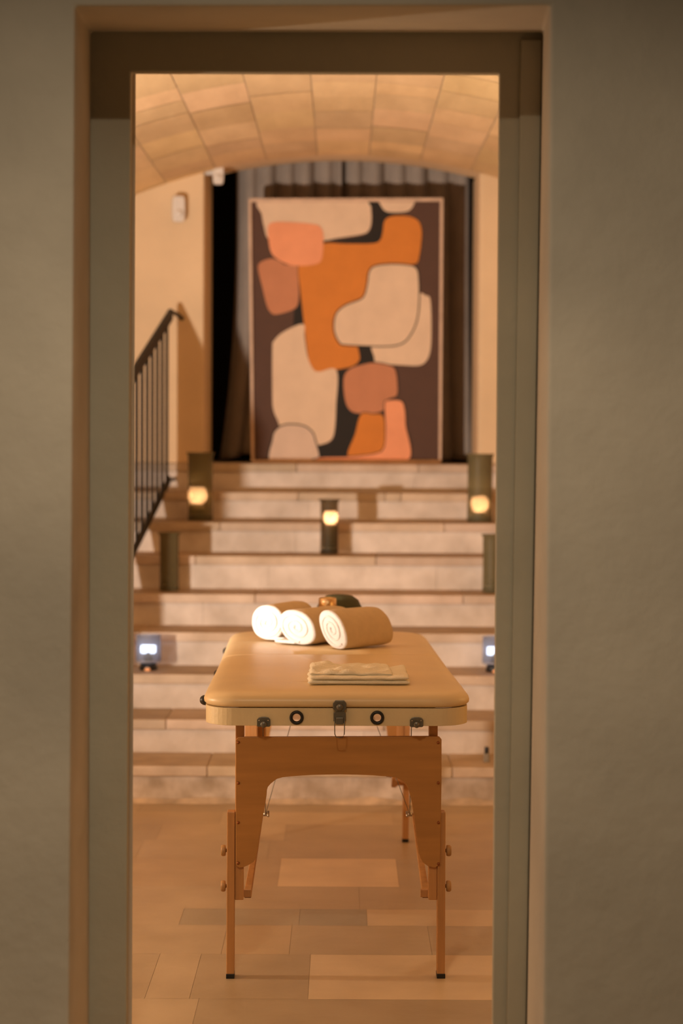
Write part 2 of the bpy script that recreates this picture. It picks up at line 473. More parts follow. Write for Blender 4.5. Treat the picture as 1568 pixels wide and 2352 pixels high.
o = curtain('curtain', '', (tl, mx_-.006), (tb, mx_-.04), 3.1, lambda u: 1.312+.035*max(0, min(1, (u-.05)*5))*(1-u*.2), yc, 5.6, .4)
tag(o, 'left half of the grey brown curtain, flaring out at its bottom left', 'curtain', 'grey brown curtains behind the painting')
tr_, trb = P(1079, 500, yc).x, P(1080, 1050, yc).x
o = curtain('curtain', '', (mx_+.008, tr_), (mx_+.05, trb+.012), 3.1, lambda u: 1.312+.01*math.sin(u*9), yc, 5.8, 2.1)
tag(o, 'right half of the grey brown curtain, hanging straight by the lit wall', 'curtain', 'grey brown curtains behind the painting')

# ------------------------------------------------------------------ painting
YP = 10.62
pm = {}
for k, c in dict(ground=(.105, .052, .033), black=(.016, .012, .008), cream=(.86, .65, .46), orange=(.74, .25, .035),
                 salmon=(.98, .40, .20), mauve=(.62, .26, .13), pale=(.80, .61, .47)).items():
    pm[k] = mat('paint_'+k, c, .75, .07, 9, .15, 90)
pt = P(797, 1062, YP)
scale_z = 1/2.851
def PP(zx, zy, lift=0.0):       # painting sketch coordinates -> point on the canvas plane
    q = P(550+zx*scale_z, 440+zy*scale_z, YP)
    return Vector((q.x, YP-lift, q.z))
def smooth(pts, n=8):
    out = []; m = len(pts)
    for i in range(m):
        p0, p1, p2, p3 = (Vector(pts[(i+k-1) % m]) for k in range(4))
        if len(pts[i]) > 2: pass
        for s in range(n):
            t = s/n
            out.append(.5*((2*p1)+(-p0+p2)*t+(2*p0-5*p1+4*p2-p3)*t*t+(-p0+3*p1-3*p2+p3)*t**3))
    return out
CX0, CX1, CY0, CY1 = 78, 1312, 68, 1757
def rounded(pts):
    s = smooth([p[:2] for p in pts])
    return [(min(max(p.x, CX0), CX1), min(max(p.y, CY0), CY1)) for p in s]
def grow(pts, d):
    n = len(pts); out = []
    ar = sum(pts[i][0]*pts[(i+1) % n][1]-pts[(i+1) % n][0]*pts[i][1] for i in range(n))
    sg = 1 if ar > 0 else -1
    for i in range(n):
        a = pts[(i-2) % n]; c = pts[(i+2) % n]
        tx, ty = c[0]-a[0], c[1]-a[1]; l = math.hypot(tx, ty) or 1
        out.append((min(max(pts[i][0]+sg*ty/l*d, CX0), CX1), min(max(pts[i][1]-sg*tx/l*d, CY0), CY1)))
    return out
shapes = [
 ('cream', [(135, 60), (500, 50), (838, 60), (860, 120), (862, 200), (845, 255), (800, 280), (640, 305), (540, 322), (300, 330), (190, 310), (160, 230), (145, 150)], 0),
 ('black', [(838, 50), (925, 50), (945, 110), (975, 135), (1060, 140), (1060, 165), (975, 172), (955, 220), (945, 300), (900, 350), (700, 352), (540, 352), (548, 324), (700, 310), (820, 285), (860, 240), (866, 120)], 0),
 ('cream', [(918, 50), (1030, 45), (1140, 50), (1132, 100), (1095, 130), (1020, 138), (960, 130), (930, 100)], 0),
 ('black', [(370, 700), (420, 700), (425, 880), (355, 895)], 0),
 ('black', [(770, 990), (880, 990), (885, 1130), (780, 1150), (710, 1200), (690, 1280), (700, 1400), (800, 1460), (760, 1560), (712, 1745), (530, 1748), (495, 1660), (600, 1640), (632, 1500), (636, 1160), (775, 1120)], 0),
 ('mauve', [(122, 510), (135, 465), (200, 440), (250, 450), (300, 480), (378, 490), (386, 600), (384, 730), (345, 775), (240, 805), (198, 785), (175, 735), (150, 630)], 0),
 ('orange', [(545, 342), (700, 342), (870, 340), (920, 318), (937, 265), (948, 195), (985, 165), (1060, 158), (1130, 168), (1175, 200), (1192, 260), (1188, 340), (1175, 430), (1160, 468), (1110, 480), (960, 500), (900, 700), (800, 900), (775, 1000), (783, 1060), (783, 1105), (735, 1145), (620, 1168), (495, 1178), (460, 1130), (440, 1030), (420, 850), (398, 650), (386, 490), (450, 420)], 4),
 ('cream', [(1160, 678), (1220, 682), (1247, 705), (1255, 850), (1251, 1020), (1228, 1100), (1180, 1138), (1080, 1138), (905, 1122), (880, 1080), (868, 980), (1000, 850)], 0),
 ('cream', [(850, 530), (885, 492), (985, 478), (1100, 484), (1150, 500), (1168, 550), (1172, 700), (1160, 830), (1120, 930), (1060, 992), (950, 1010), (700, 1002), (655, 985), (625, 920), (622, 850), (642, 790), (700, 745), (790, 710), (822, 675), (840, 600)], 9),
 ('cream', [(215, 1030), (228, 975), (290, 918), (415, 868), (425, 950), (445, 1080), (480, 1160), (520, 1180), (635, 1172), (632, 1400), (622, 1560), (600, 1625), (540, 1655), (480, 1655), (300, 1600), (250, 1500), (222, 1430), (215, 1340)], 0),
 ('pale', [(212, 1790), (218, 1620), (243, 1560), (300, 1530), (395, 1532), (455, 1560), (490, 1620), (503, 1790)], 9),
 ('salmon', [(185, 240), (210, 205), (300, 200), (480, 214), (530, 235), (548, 290), (545, 400), (528, 460), (470, 482), (380, 487), (310, 475), (240, 438), (205, 395), (190, 320)], 0),
 ('mauve', [(682, 1225), (718, 1165), (800, 1135), (880, 1122), (980, 1140), (1018, 1168), (1032, 1260), (1027, 1335), (970, 1362), (945, 1425), (890, 1450), (780, 1452), (722, 1430), (690, 1360)], 7),
 ('orange', [(795, 1460), (870, 1458), (938, 1470), (950, 1580), (942, 1670), (890, 1712), (712, 1738), (755, 1590)], 6),
 ('salmon', [(950, 1395), (970, 1370), (1050, 1370), (1076, 1410), (1085, 1520), (1078, 1790), (525, 1790), (520, 1745), (720, 1737), (890, 1716), (945, 1678), (957, 1560)], 6),
]
pic = thing('framed_painting', 'tall abstract painting of orange, cream and black rounded shapes standing on the top landing', 'painting', (pt.x, YP, 1.30))
inv = Matrix.Translation((-pt.x, -YP, -1.30))
b = MB(); order = list(pm.keys()); mats_ = [pm[k] for k in order]
b.mi = order.index('ground')
q = [PP(CX0, CY1), PP(CX1-8, CY1), PP(CX1, CY0), PP(CX0-4, CY0)]
dy = Vector((0, .03, 0)); b.hexa([q[0], q[1], q[1]+dy, q[0]+dy, q[3], q[2], q[2]+dy, q[3]+dy])
lift = .0004
import mathutils
for key, pts, outl in shapes:
    R_ = rounded(pts)
    for (kk, poly) in ([('black', grow(R_, outl))] if outl else [])+[(key, R_)]:
        b.mi = order.index(kk); lift += .00035
        clean = []
        for p in poly:
            if not clean or math.hypot(p[0]-clean[-1][0], p[1]-clean[-1][1]) > .5: clean.append(p)
        vs = [b.b.verts.new(PP(p[0], p[1], lift)) for p in clean]
        tri = mathutils.geometry.tessellate_polygon([[Vector((p[0], p[1], 0)) for p in clean]])
        for t in tri: b._f([vs[t[0]], vs[t[1]], vs[t[2]]])
b.build('canvas', mats_, pic, fn=lambda v: inv @ v)
b = MB()
TLo, TRo, BRo, BLo = PP(60, 48), PP(1332, 44), PP(1320, 1776), PP(78, 1778)
for q_ in (TLo, TRo): pass
BRo.z = BLo.z = 1.3005
TLi, TRi, BRi, BLi = PP(78, 70), PP(1312, 66), PP(1303, 1757), PP(96, 1757)
for (a, c, d, e) in ((TLo, TRo, TRi, TLi), (TRo, BRo, BRi, TRi), (BRo, BLo, BLi, BRi), (BLo, TLo, TLi, BLi)):
    f_ = Vector((0, -.022, 0)); g_ = Vector((0, .032, 0))
    b.hexa([a+f_, c+f_, c+g_, a+g_, e+f_, d+f_, d+g_, e+g_])
b.build('frame', M['picframe'], pic, fn=lambda v: inv @ v, bevel=.002)

# ------------------------------------------------------------------ handrail on the left
top = P(392, 722, 10.12); low_top = P(311, 852, 9.29)
dr = (low_top-top)
bot = P(388, 1102, 10.12)
rail = thing('stair_railing', 'dark iron railing with thin upright bars running up the left side of the steps', 'railing', (top.x, top.y, 1.16))
invr = Matrix.Translation(-rail.location)
def along(p, y):
    k = (y-top.y)/(low_top.y-top.y); return Vector((p.x+dr.x*k, y, p.z+dr.z*k))
def bar(p0, p1, w_, h_):
    b = MB(); hw = Vector((w_/2, 0, 0)); hh = Vector((0, 0, h_/2))
    b.hexa([p0-hw-hh, p0+hw-hh, p1+hw-hh, p1-hw-hh, p0-hw+hh, p0+hw+hh, p1+hw+hh, p1-hw+hh]); return b
YE = 7.68
bar(along(top, YE), top, .024, .058).build('handrail', M['iron'], rail, fn=lambda v: invr @ v, bevel=.004)
bar(along(bot, YE), bot, .016, .045).build('bottom_rail', M['iron'], rail, fn=lambda v: invr @ v, bevel=.003)
y = 10.06
while y > YE:
    a = along(bot, y); c = along(top, y)
    MB().box(a.x-.008, a.x+.008, y-.008, y+.008, a.z, c.z).build('baluster', M['iron'], rail, fn=lambda v: invr @ v)
    y -= .118
pe = Vector((top.x, YW+.01, top.z))
b = MB(); b.tube([top+Vector((0, -.02, .012)), top+Vector((.004, .05, .014)), top+Vector((.025, .12, .006)), top+Vector((.045, .19, -.012))], .011)
b.build('wall_return', M['iron'], rail, fn=lambda v: invr @ v)
b = MB(); b.tube([bot+Vector((0, -.02, 0)), bot+Vector((.012, .19, 0))], .009)
b.build('wall_fixing', M['iron'], rail, fn=lambda v: invr @ v)
for y_ in (7.69,):
    a = along(bot, y_); c = along(top, y_)
    MB().box(a.x-.015, a.x+.015, y_-.015, y_+.015, 0, c.z+.01).build('newel_post', M['iron'], rail, fn=lambda v: invr @ v)

# ------------------------------------------------------------------ motion sensors
def sensor(px, py, d, w_, h_, label, tilt=0):
    p = P(px, py, d)
    t = thing('motion_sensor', label, 'sensor', (p.x, d, p.z), tilt, 'white wall sensors')
    b = MB()
    pts = []
    for k in range(28):
        a = k*2*PI/28
        pts.append((math.copysign(abs(math.cos(a))**.35, math.cos(a))*w_/2, math.copysign(abs(math.sin(a))**.5, math.sin(a))*h_/2))
    b.prism(pts, lambda x, z: Vector((x, -.085, z)), lambda x, z: Vector((x*1.02, -.040, z)))
    b.build('housing', M['white'], t, bevel=.008)
    MB().box(-w_*.3, w_*.3, -.041, 0.0, -h_*.25, h_*.35).build('bracket', M['white'], t)
    MB().lathe([(w_*.32, 0), (w_*.30, -.006), (w_*.18, -.011), (.0001, -.013)], (0, -.084, -h_*.18), 20, 'Y').build('lens', M['white'], t)
    return t
sensor(405, 483, YW, .066, .135, 'white motion sensor fixed on the lit plaster wall above the railing', .25)
s2 = sensor(500, 403, 10.36, .056, .11, 'white motion sensor at the top left corner of the curtained opening', .1)
MB().box(-.072, -.015, -.03, .0, .0, .03).build('arm', M['white'], s2)

# ------------------------------------------------------------------ lanterns, candles, glasses on the steps
def flame_mb(z, s=1.0):
    return MB().lathe([(.0001, z-.012*s), (.009*s, z-.004*s), (.0125*s, z+.006*s), (.010*s, z+.018*s), (.005*s, z+.032*s), (.0001, z+.044*s)], n=16, cap=False)
def lantern(px, d, zbase, w_, h_, label, m, candle=None, lip=0.006, wick=0, power=.8):
    p = P(px, 1176, d)
    x = (px+ (-(1240-1176)*ROLL) - 784)/F*d
    t = thing('glass_lantern', label, 'candle lantern', (x, d, zbase), 0, 'glass candle lanterns on the steps')
    r = w_/2
    prof = [(.0005, .001), (r*.92, .001), (r*.99, .008), (r*.97, .03), (r*.955, h_*.5), (r*.96, h_*.9), (r*.985, h_*.96), (r+lip, h_-.004), (r+lip, h_), (r+lip-.006, h_),
            (r*.985-.006, h_*.955), (r*.95-.006, h_*.5), (r*.93-.005, .035), (.0005, .028)]
    MB().lathe(prof, n=40, cap=False).build('glass_cylinder', m, t)
    MB().lathe([(.0005, .010), (r*.88, .010), (r*.9, .024), (.0005, .024)], n=32, cap=False).build('glass_foot', M['black'], t)
    if candle:
        cr_, ch = candle
        cx = Vector((wick, 0, .026))
        c = MB().lathe([(.0005, 0), (cr_*.7, 0), (cr_*.7, ch-.006), (.0005, ch-.008)], cx, 24, cap=False).build('candle', M['coldwax'], t)
        # frosted cup added around the flame to spread its glow
        k_ = cr_/.044
        MB().lathe([(.0005, ch+.0), (cr_*.55, ch+.001), (cr_*.86, ch+.016*k_), (cr_, ch+.038*k_), (cr_*.92, ch+.062*k_), (cr_*.70, ch+.080*k_), (cr_*.66, ch+.080*k_),
                    (cr_*.88, ch+.062*k_), (cr_*.95, ch+.038*k_), (cr_*.8, ch+.018*k_), (.0005, ch+.004)], cx, 32, cap=False).build('glow_cup', M['frost'], t)
        f = flame_mb(.026+ch+.022*k_, 1.0*k_)
        for v in f.b.verts: v.co.x += wick
        f.build('flame', M['flame'], c)
        l = point('candle_flame_light', (wick, 0, .026+ch+.036*k_), power, (1.0, .80, .72), .012); l.parent = t
    else:
        MB().lathe([(.0005, .026), (r*.45, .026), (r*.45, .07), (.0005, .068)], n=20, cap=False).build('candle', M['coldwax'], t)
    return t
lantern(460, 9.84, 1.022, .130, .340, 'tall dark olive glass lantern with a lit candle, beside the railing on the upper left', M['olive'], (.048, .055), wick=-.014, power=8)
lantern(1102, 9.84, 1.022, .130, .340, 'tall dark olive glass lantern with a lit candle at the upper right', M['olive'], (.046, .020), wick=0, power=4.5)
lantern(756.5, 9.50, .877, .090, .266, 'slim flared brown glass lantern with a glowing candle, alone in the middle of the steps', M['amber'], (.036, .118), .008, wick=.006, power=4)
lantern(389, 9.18, .722, .094, .272, 'smaller dark unlit glass lantern standing below the railing on the left', M['olive'], None, .006)
lantern(1132, 9.18, .722, .094, .272, 'smaller dark unlit glass lantern on the right, half hidden by the door frame', M['olive'], None, .006)

def blue_cup(px, label):
    d = 8.52
    x = (px-2-784)/F*d
    t = thing('blue_glass_lamp', label, 'glass lamp', (x, d, .431), 0, 'blue glass lamps on the lower steps')
    r = .054
    MB().lathe([(.0005, .030), (.038, .030), (.050, .034), (r+.002, .040), (r, .09), (r-.001, .148), (r+.001, .152), (r-.004, .152), (r-.005, .09), (r-.005, .044), (.0005, .038)], n=40, cap=False).build('glass_shade', M['blue'], t)
    MB().lathe([(.036, .001), (.040, .005), (.036, .026), (.030, .030), (.0005, .031)], n=28).build('base', M['black'], t)
    MB().lathe([(.012, 0), (.013, .006), (.010, .012), (.0005, .014)], (0, -.046, .001), 16).build('switch', M['goldwax'], t)
    MB().box(-.034, .032, -.012, .012, .072, .108).build('bulb', M['led'], t, bevel=.006)
    MB().lathe([(.02, .04), (.018, .06), (.012, .08), (.0005, .082)], n=20).build('bulb_holder', M['steel'], t)
    l = point('bulb_light', (0, 0, .105), .22, (.75, .87, 1.0), .03); l.parent = t
    return t
blue_cup(343, 'small blue glass lamp with a white bulb standing low on the left steps')
blue_cup(1141, 'small blue glass lamp with white bulb at right, cut off by the door frame')

# little bottle
x = (1125-3-784)/F*7.86
t = thing('small_bottle', 'tiny pale bottle with a black cap on the lowest step at the right', 'bottle', (x, 7.86, .147))
MB().lathe([(.0005, 0), (.013, .0005), (.0135, .003), (.0135, .028), (.011, .033), (.006, .036), (.006, .039)], n=24).build('glass_body', M['clear'], t)
MB().lathe([(.0085, .036), (.009, .038), (.009, .058), (.0075, .061), (.0005, .0615)], n=20).build('cap', M['black'], t)

# ------------------------------------------------------------------ massage table
TROT = .0215
TR = Vector(((774+2.7-784)/F*5.2, 5.2, 0))
root = thing('massage_table', 'folding massage table with cream padded top and orange beech legs in front of the steps', 'massage table',
             TR+Vector((-math.sin(TROT)*.9, math.cos(TROT)*.9, 0)), TROT)
MT = Matrix.Translation(TR) @ Matrix.Rotation(TROT, 4, 'Z')
MTI = MT.inverted()
HL = .90
def LP(px, py, v):            # pixel on the plane at table depth v -> local (x, z)
    q = MTI @ P(px, py, 5.2+v); return q.x, q.z
def waist(y):          # the top narrows a little towards the hinge
    t = max(0, min(1, y/.9)); return 1-.034*t*t*(3-2*t)
def sh(v): return Vector((v.x*waist(v.y), v.y-HL, v.z))      # root sits under the middle of the top
W2 = .351; RCN = .085
def half_outline(inset, y0, y1, r=RCN, n=10, near=True, hinge_r=.012):
    """closed outline of the half top; round corners at y0 side"""
    x = W2-inset; r_ = max(.01, r-inset); a0 = y0+inset; a1 = y1-min(max(inset, 0), .03)*.12; hr = hinge_r
    pts = []
    for k in range(n+1):
        t = PI+PI/2*k/n; pts.append((-x+r_+r_*math.cos(t), a0+r_+r_*math.sin(t)))
    m_ = 12
    for k in range(1, m_): pts.append((-x+r_+(2*x-2*r_)*k/m_, a0))
    for k in range(n+1):
        t = -PI/2+PI/2*k/n; pts.append((x-r_+r_*math.cos(t), a0+r_+r_*math.sin(t)))
    for k in range(1, 10): pts.append((x, a0+r_+(a1-hr-a0-r_)*k/10))
    for k in range(5):
        t = PI/2*k/4; pts.append((x-hr+hr*math.cos(t), a1-hr+hr*math.sin(t)))
    for k in range(1, m_): pts.append((x-hr-(2*x-2*hr)*k/m_, a1))
    for k in range(5):
        t = PI/2+PI/2*k/4; pts.append((-x+hr+hr*math.cos(t), a1-hr+hr*math.sin(t)))
    for k in range(1, 10): pts.append((-x, a1-hr-(a1-hr-a0-r_)*k/10))
    return pts
RFAR = .125
def mirror_pts(pts): return [(x, 2*HL-y) for x, y in pts][::-1]
ZR0, ZR1 = .682, .7285
def pad(near):
    b = MB(); prof = [(.010, .7295), (.001, .7325), (-.0045, .738), (-.0055, .745), (-.003, .753), (.004, .760), (.016, .7665), (.034, .770), (.06, .7715), (.10, .7722), (.16, .7725), (.22, .7727)]
    rings = []
    for ins, z in prof:
        pts = half_outline(ins, 0, HL-.001, r=RCN if near else RFAR)
        if not near: pts = mirror_pts(pts)
        rr = []
        for (x, y) in pts:
            zz = z-.020*max(0, (y-HL*.9)/HL)*(.6) 
            if ins > .0: zz += .0016*noise.noise(Vector((x*7, y*5, 3)))*min(1, ins/.03)
            if ins > .03:   # soft creases across the cover near the left edge
                zz += .0022*math.exp(-((y-.55)/.03)**2)*max(0, -x/.3)-.002*math.exp(-((y-.47)/.03)**2)*max(0, -x/.3)
            rr.append(b.b.verts.new((x, y, zz)))
        rings.append(rr)
    for A, B in zip(rings, rings[1:]):
        n = len(A)
        for k in range(n): b._f([A[k], A[(k+1) % n], B[(k+1) % n], B[k]], True)
    b._f(rings[-1], True); b._f(rings[0][::-1])
    return b.build('pad', M['vinyl'], root, fn=sh)
pad(True); pad(False)
def rim(near):
    b = MB(); rr_ = RCN if near else RFAR; o_ = half_outline(0, 0, HL-.002, r=rr_); i_ = half_outline(.016, 0, HL-.002, r=rr_)
    if not near: o_, i_ = mirror_pts(o_), mirror_pts(i_)
    n = len(o_)
    A = [b.b.verts.new((x, y, ZR0)) for x, y in o_]; B = [b.b.verts.new((x, y, ZR1)) for x, y in o_]
    A2 = [b.b.verts.new((x, y, ZR0)) for x, y in i_]; B2 = [b.b.verts.new((x, y, ZR1)) for x, y in i_]
    for k in range(n):
        j = (k+1) % n
        b._f([A[k], A[j], B[j], B[k]]); b._f([A2[j], A2[k], B2[k], B2[j]]); b._f([B[k], B[j], B2[j], B2[k]]); b._f([A[j], A[k], A2[k], A2[j]])
    o = b.build('top_frame', M['rim'], root, fn=sh)
    return o
rim_n = rim(True); rim(False)
# real holes through the end rail: boolean, applied at build time
gx = [LP(681, 1648, 0)[0], LP(866, 1648, 0)[0]]; gz = .704
cut = MB()
for x in gx: cut.lathe([(.0125, -.03), (.0125, .05)], (x, 0, gz), 24, 'Y')
co = cut.build('cutter', M['black'], None, fn=lambda v: MT @ v)
md = rim_n.modifiers.new('holes', 'BOOLEAN'); md.object = co; md.operation = 'DIFFERENCE'; md.solver = 'EXACT'
bpy.context.view_layer.update()
dg = bpy.context.evaluated_depsgraph_get()
nm = bpy.data.meshes.new_from_object(rim_n.evaluated_get(dg))
rim_n.modifiers.clear(); rim_n.data = nm; nm.name = 'top_frame'
bpy.data.objects.remove(co)
md = rim_n.modifiers.new('bevel', 'BEVEL'); md.width = .003; md.segments = 2; md.limit_method = 'ANGLE'; md.angle_limit = math.radians(60)
for x in gx:
    b = MB(); prof = [(.0105, .004), (.0105, -.003), (.0125, -.006), (.0165, -.006), (.0188, -.003), (.0188, .0005), (.0125, .0005), (.0105, .004)]
    b.lathe(prof, (x, 0, gz), 32, 'Y', cap=False); b.build('grommet', M['black'], root, fn=sh)
# thin ply board under each pad
for (a, c) in ((.02, HL-.02), (HL+.02, 2*HL-.02)):
    MB().box(-W2+.09, W2-.09, a, c, .7235, .7285).build('deck_board', M['ply'], root, fn=sh)
MB().box(-W2+.03, W2-.03, HL-.018, HL-.003, ZR0, .722).build('hinge_rail', M['wood'], root, fn=sh)
MB().box(-W2+.03, W2-.03, HL+.003, HL+.018, ZR0, .722).build('hinge_rail', M['wood'], root, fn=sh)
# metal corner brackets and the middle latch with wire loop
def bracket(px):
    x = LP(px, 1660, 0)[0]; zc = .6925
    b = MB(); w_ = .0178; pts = [(-w_, -.011), (-w_, .006), (-w_*.72, .0115), (-.005, .0135), (.005, .0135), (w_*.72, .0115), (w_, .006), (w_, -.011), (w_*.8, -.013), (-w_*.8, -.013)]
    b.prism(pts, lambda u, z: Vector((x+u, -.0045, zc+z)), lambda u, z: Vector((x+u, .0005, zc+z)))
    o = b.build('corner_bracket', M['steel'], root, fn=sh, bevel=.0012)
    b = MB(); b.lathe([(.0085, -.004), (.0085, -.009), (.007, -.011), (.0005, -.0115)], (x, 0, zc-.006), 20, 'Y'); b.build('rivet', M['steel'], o, fn=sh)
    for s in (-1, 1):
        b = MB(); b.lathe([(.0022, -.004), (.0018, -.006), (.0003, -.0064)], (x+s*.0118, 0, zc+.004), 10, 'Y'); b.build('screw', M['nut'], o, fn=sh)
    return x
bxs = [bracket(605.5), bracket(956.5)]
lx = LP(779.5, 1640, 0)[0]
b = MB()
def cap_pts(w_, z0, z1, c=.006): return [(-w_, z0+c), (-w_, z1-c), (-w_+c*.8, z1), (w_-c*.8, z1), (w_, z1-c), (w_, z0+c), (w_-c*.8, z0), (-w_+c*.8, z0)]
b.prism(cap_pts(.0178, .7215, .7515, .008), lambda u, z: Vector((lx+u, -.0135, z)), lambda u, z: Vector((lx+u, -.0055, z)))
b.prism(cap_pts(.0165, .690, .7235, .007), lambda u, z: Vector((lx+u, -.011, z)), lambda u, z: Vector((lx+u, .0005, z)))
latch = b.build('latch', M['steel'], root, fn=sh, bevel=.0015)
b = MB(); b.lathe([(.009, -.013), (.009, -.017), (.0075, -.0195), (.0005, -.020)], (lx, 0, .7335), 20, 'Y'); b.build('rivet', M['steel'], latch, fn=sh)
b = MB(); b.box(lx-.0095, lx+.0095, -.0165, -.011, .688, .706); b.build('clasp', M['steel'], latch, fn=sh, bevel=.0012)
b = MB(); b.tube([(lx-.0125, -.0125, .705), (lx-.0130, -.013, .680), (lx-.0125, -.013, .662), (lx-.009, -.013, .6545), (lx, -.013, .6525), (lx+.009, -.013, .6545), (lx+.0125, -.013, .662), (lx+.0130, -.013, .680), (lx+.0125, -.0125, .705)], .0013, 8)
b.build('wire_loop', M['steel'], latch, fn=sh)
# round black knobs along the left edge of the frame
for (v, z) in ((.17, .727), (.80, .722), (1.50, .714)):
    b = MB(); b.lathe([(.009, 0), (.011, -.004), (.0145, -.007), (.0135, -.013), (.010, -.019), (.006, -.022), (.0005, -.023)], (-W2+.001, v, z), 18, 'X'); b.build('side_knob', M['black'], root, fn=sh)
    
PLN = [(541, 1701), (546, 1695), (553, 1693.5), (1003, 1693.5), (1010, 1695), (1015, 1701), (1014.5, 1800), (1012.5, 1900), (1010.5, 1980), (1007, 1989), (998, 1993.5), (984, 1991), (970.6, 1981.5), (965.5, 1972), (961, 1959), (957, 1925), (954, 1898.6), (945.7, 1843), (941, 1825), (937.5, 1813), (932, 1803), (923.6, 1795), (912, 1789), (899, 1786), (857, 1782.6), (820, 1781), (780, 1780.2), (721, 1781), (690, 1782.5), (671, 1784), (649, 1786), (635, 1790), (621.5, 1800.5), (615, 1808), (613, 1814), (612, 1826), (610, 1840), (602, 1885), (595, 1926), (591, 1954), (587, 1970), (582, 1979), (570, 1986), (560, 1990), (550, 1991.5), (544.5, 1989), (541.8, 1982), (541.4, 1900)]
PL = [LP(x, y, .035) for x, y in PLN]
def legs(far):
    splay = .08 if far else -.03
    base = 2*HL-.05 if far else .05
    sg = -1 if far else 1
    def T_(v):      # v.y is measured inward from the plate face, y=0 -> plate front
        yy = base+sg*v.y + splay*(.70-v.z)/.70*(1 if far else 1)
        return Vector((v.x, yy-HL, v.z))
    b = MB(); b.prism(PL, lambda x, z: Vector((x, 0, z)), lambda x, z: Vector((x, .009, z)))
    pl = b.build('leg_panel', M['ply'], root, fn=T_, bevel=.0012)
    for (px, ys) in ((547, (1706, 1799, 1889, 1981)), (1007, (1708, 1800, 1891, 1985))):
        for yy in ys:
            x, z = LP(px, yy, .035)
            b = MB(); b.lathe([(.0042, .0005), (.0040, -.0015), (.0025, -.003), (.0003, -.0034)], (x, 0, z), 14, 'Y'); b.build('screw', mat_screw, pl, fn=T_)
    for s in (-1, 1):
        def bx(x0, x1, *r): return MB().box(min(s*x0, s*x1), max(s*x0, s*x1), *r)
        bx(.2475, .2705, .009, .042, .208, .716).build('upper_leg', M['wood'], root, fn=T_, bevel=.002)
        lo = bx(.2708, .2920, .004, .040, .011, .4440).build('lower_leg', M['wood'], root, fn=T_, bevel=.002)
        bx(.2702, .2926, .0025, .0415, 0, .0125).build('rubber_foot', M['black'], lo, fn=T_, bevel=.001)
        for z in (.338, .243):
            b = MB(); b.lathe([(.004, 0), (.005, s*.003), (.0135, s*.004), (.0150, s*.007), (.0150, s*.013), (.0125, s*.0165), (.0005, s*.017)], (s*.292, .022, z), 10, 'X')
            b.build('wooden_knob', M['knob'], lo, fn=T_)
        # folding strut and its wing nut with cables
        p0 = Vector((s*.237, .050, .214)); p1 = Vector((s*.211, .56, .330))
        if s > 0 and not far: p0.x, p1.x = .2425, .240
        d_ = (p1-p0).normalized(); n_ = d_.cross(Vector((1, 0, 0))).normalized(); u_ = Vector((1, 0, 0))*.0095; k_ = n_*.0105
        b = MB(); b.hexa([p0-u_-k_, p0+u_-k_, p0+u_+k_, p0-u_+k_, p1-u_*.6-k_*.6, p1+u_*.6-k_*.6, p1+u_*.6+k_*.6, p1-u_*.6+k_*.6])
        st = b.build('strut', M['wood'], root, fn=T_, bevel=.0015)
        e_ = d_*.0015
        b = MB(); q0 = p0-e_; b.hexa([q0-u_*.9-k_*.9, q0+u_*.9-k_*.9, q0+u_*.9+k_*.9, q0-u_*.9+k_*.9, p0-u_*.9-k_*.9, p0+u_*.9-k_*.9, p0+u_*.9+k_*.9, p0-u_*.9+k_*.9])
        b.build('strut_end', M['woodend'], st, fn=T_)
        # block joining strut to leg
        bx(.228, .2475, .042, .056, .208, .228).build('strut_block', M['wood'], root, fn=T_, bevel=.001)
        w0 = p1+Vector((-s*.013, -.012, .004))
        b = MB(); b.lathe([(.006, -s*.0), (.006, -s*.008), (.0045, -s*.012), (.0005, -s*.013)], w0+Vector((s*.006, 0, 0)), 12, 'X')
        b.tube([w0+Vector((-s*.008, -.010, -.004)), w0+Vector((-s*.008, .010, .006))], .0035, 8)
        b.build('wing_nut', M['nut'], st, fn=T_)
        b = MB(); b.tube([w0, Vector((s*.09, .85, .685))], .0011, 6); b.tube([w0, Vector((s*.197, -.045 if not far else .02, .690))], .0011, 6)
        if not far: b.build('cable', M['steel'], st, fn=T_)
mat_screw = mat('brass_screw', (.30, .10, .03), .35, .1, 30, metal=.6)
M['knob'] = mat('knob_wood', (.50, .27, .10), .5, .2, 20)
legs(False); legs(True)

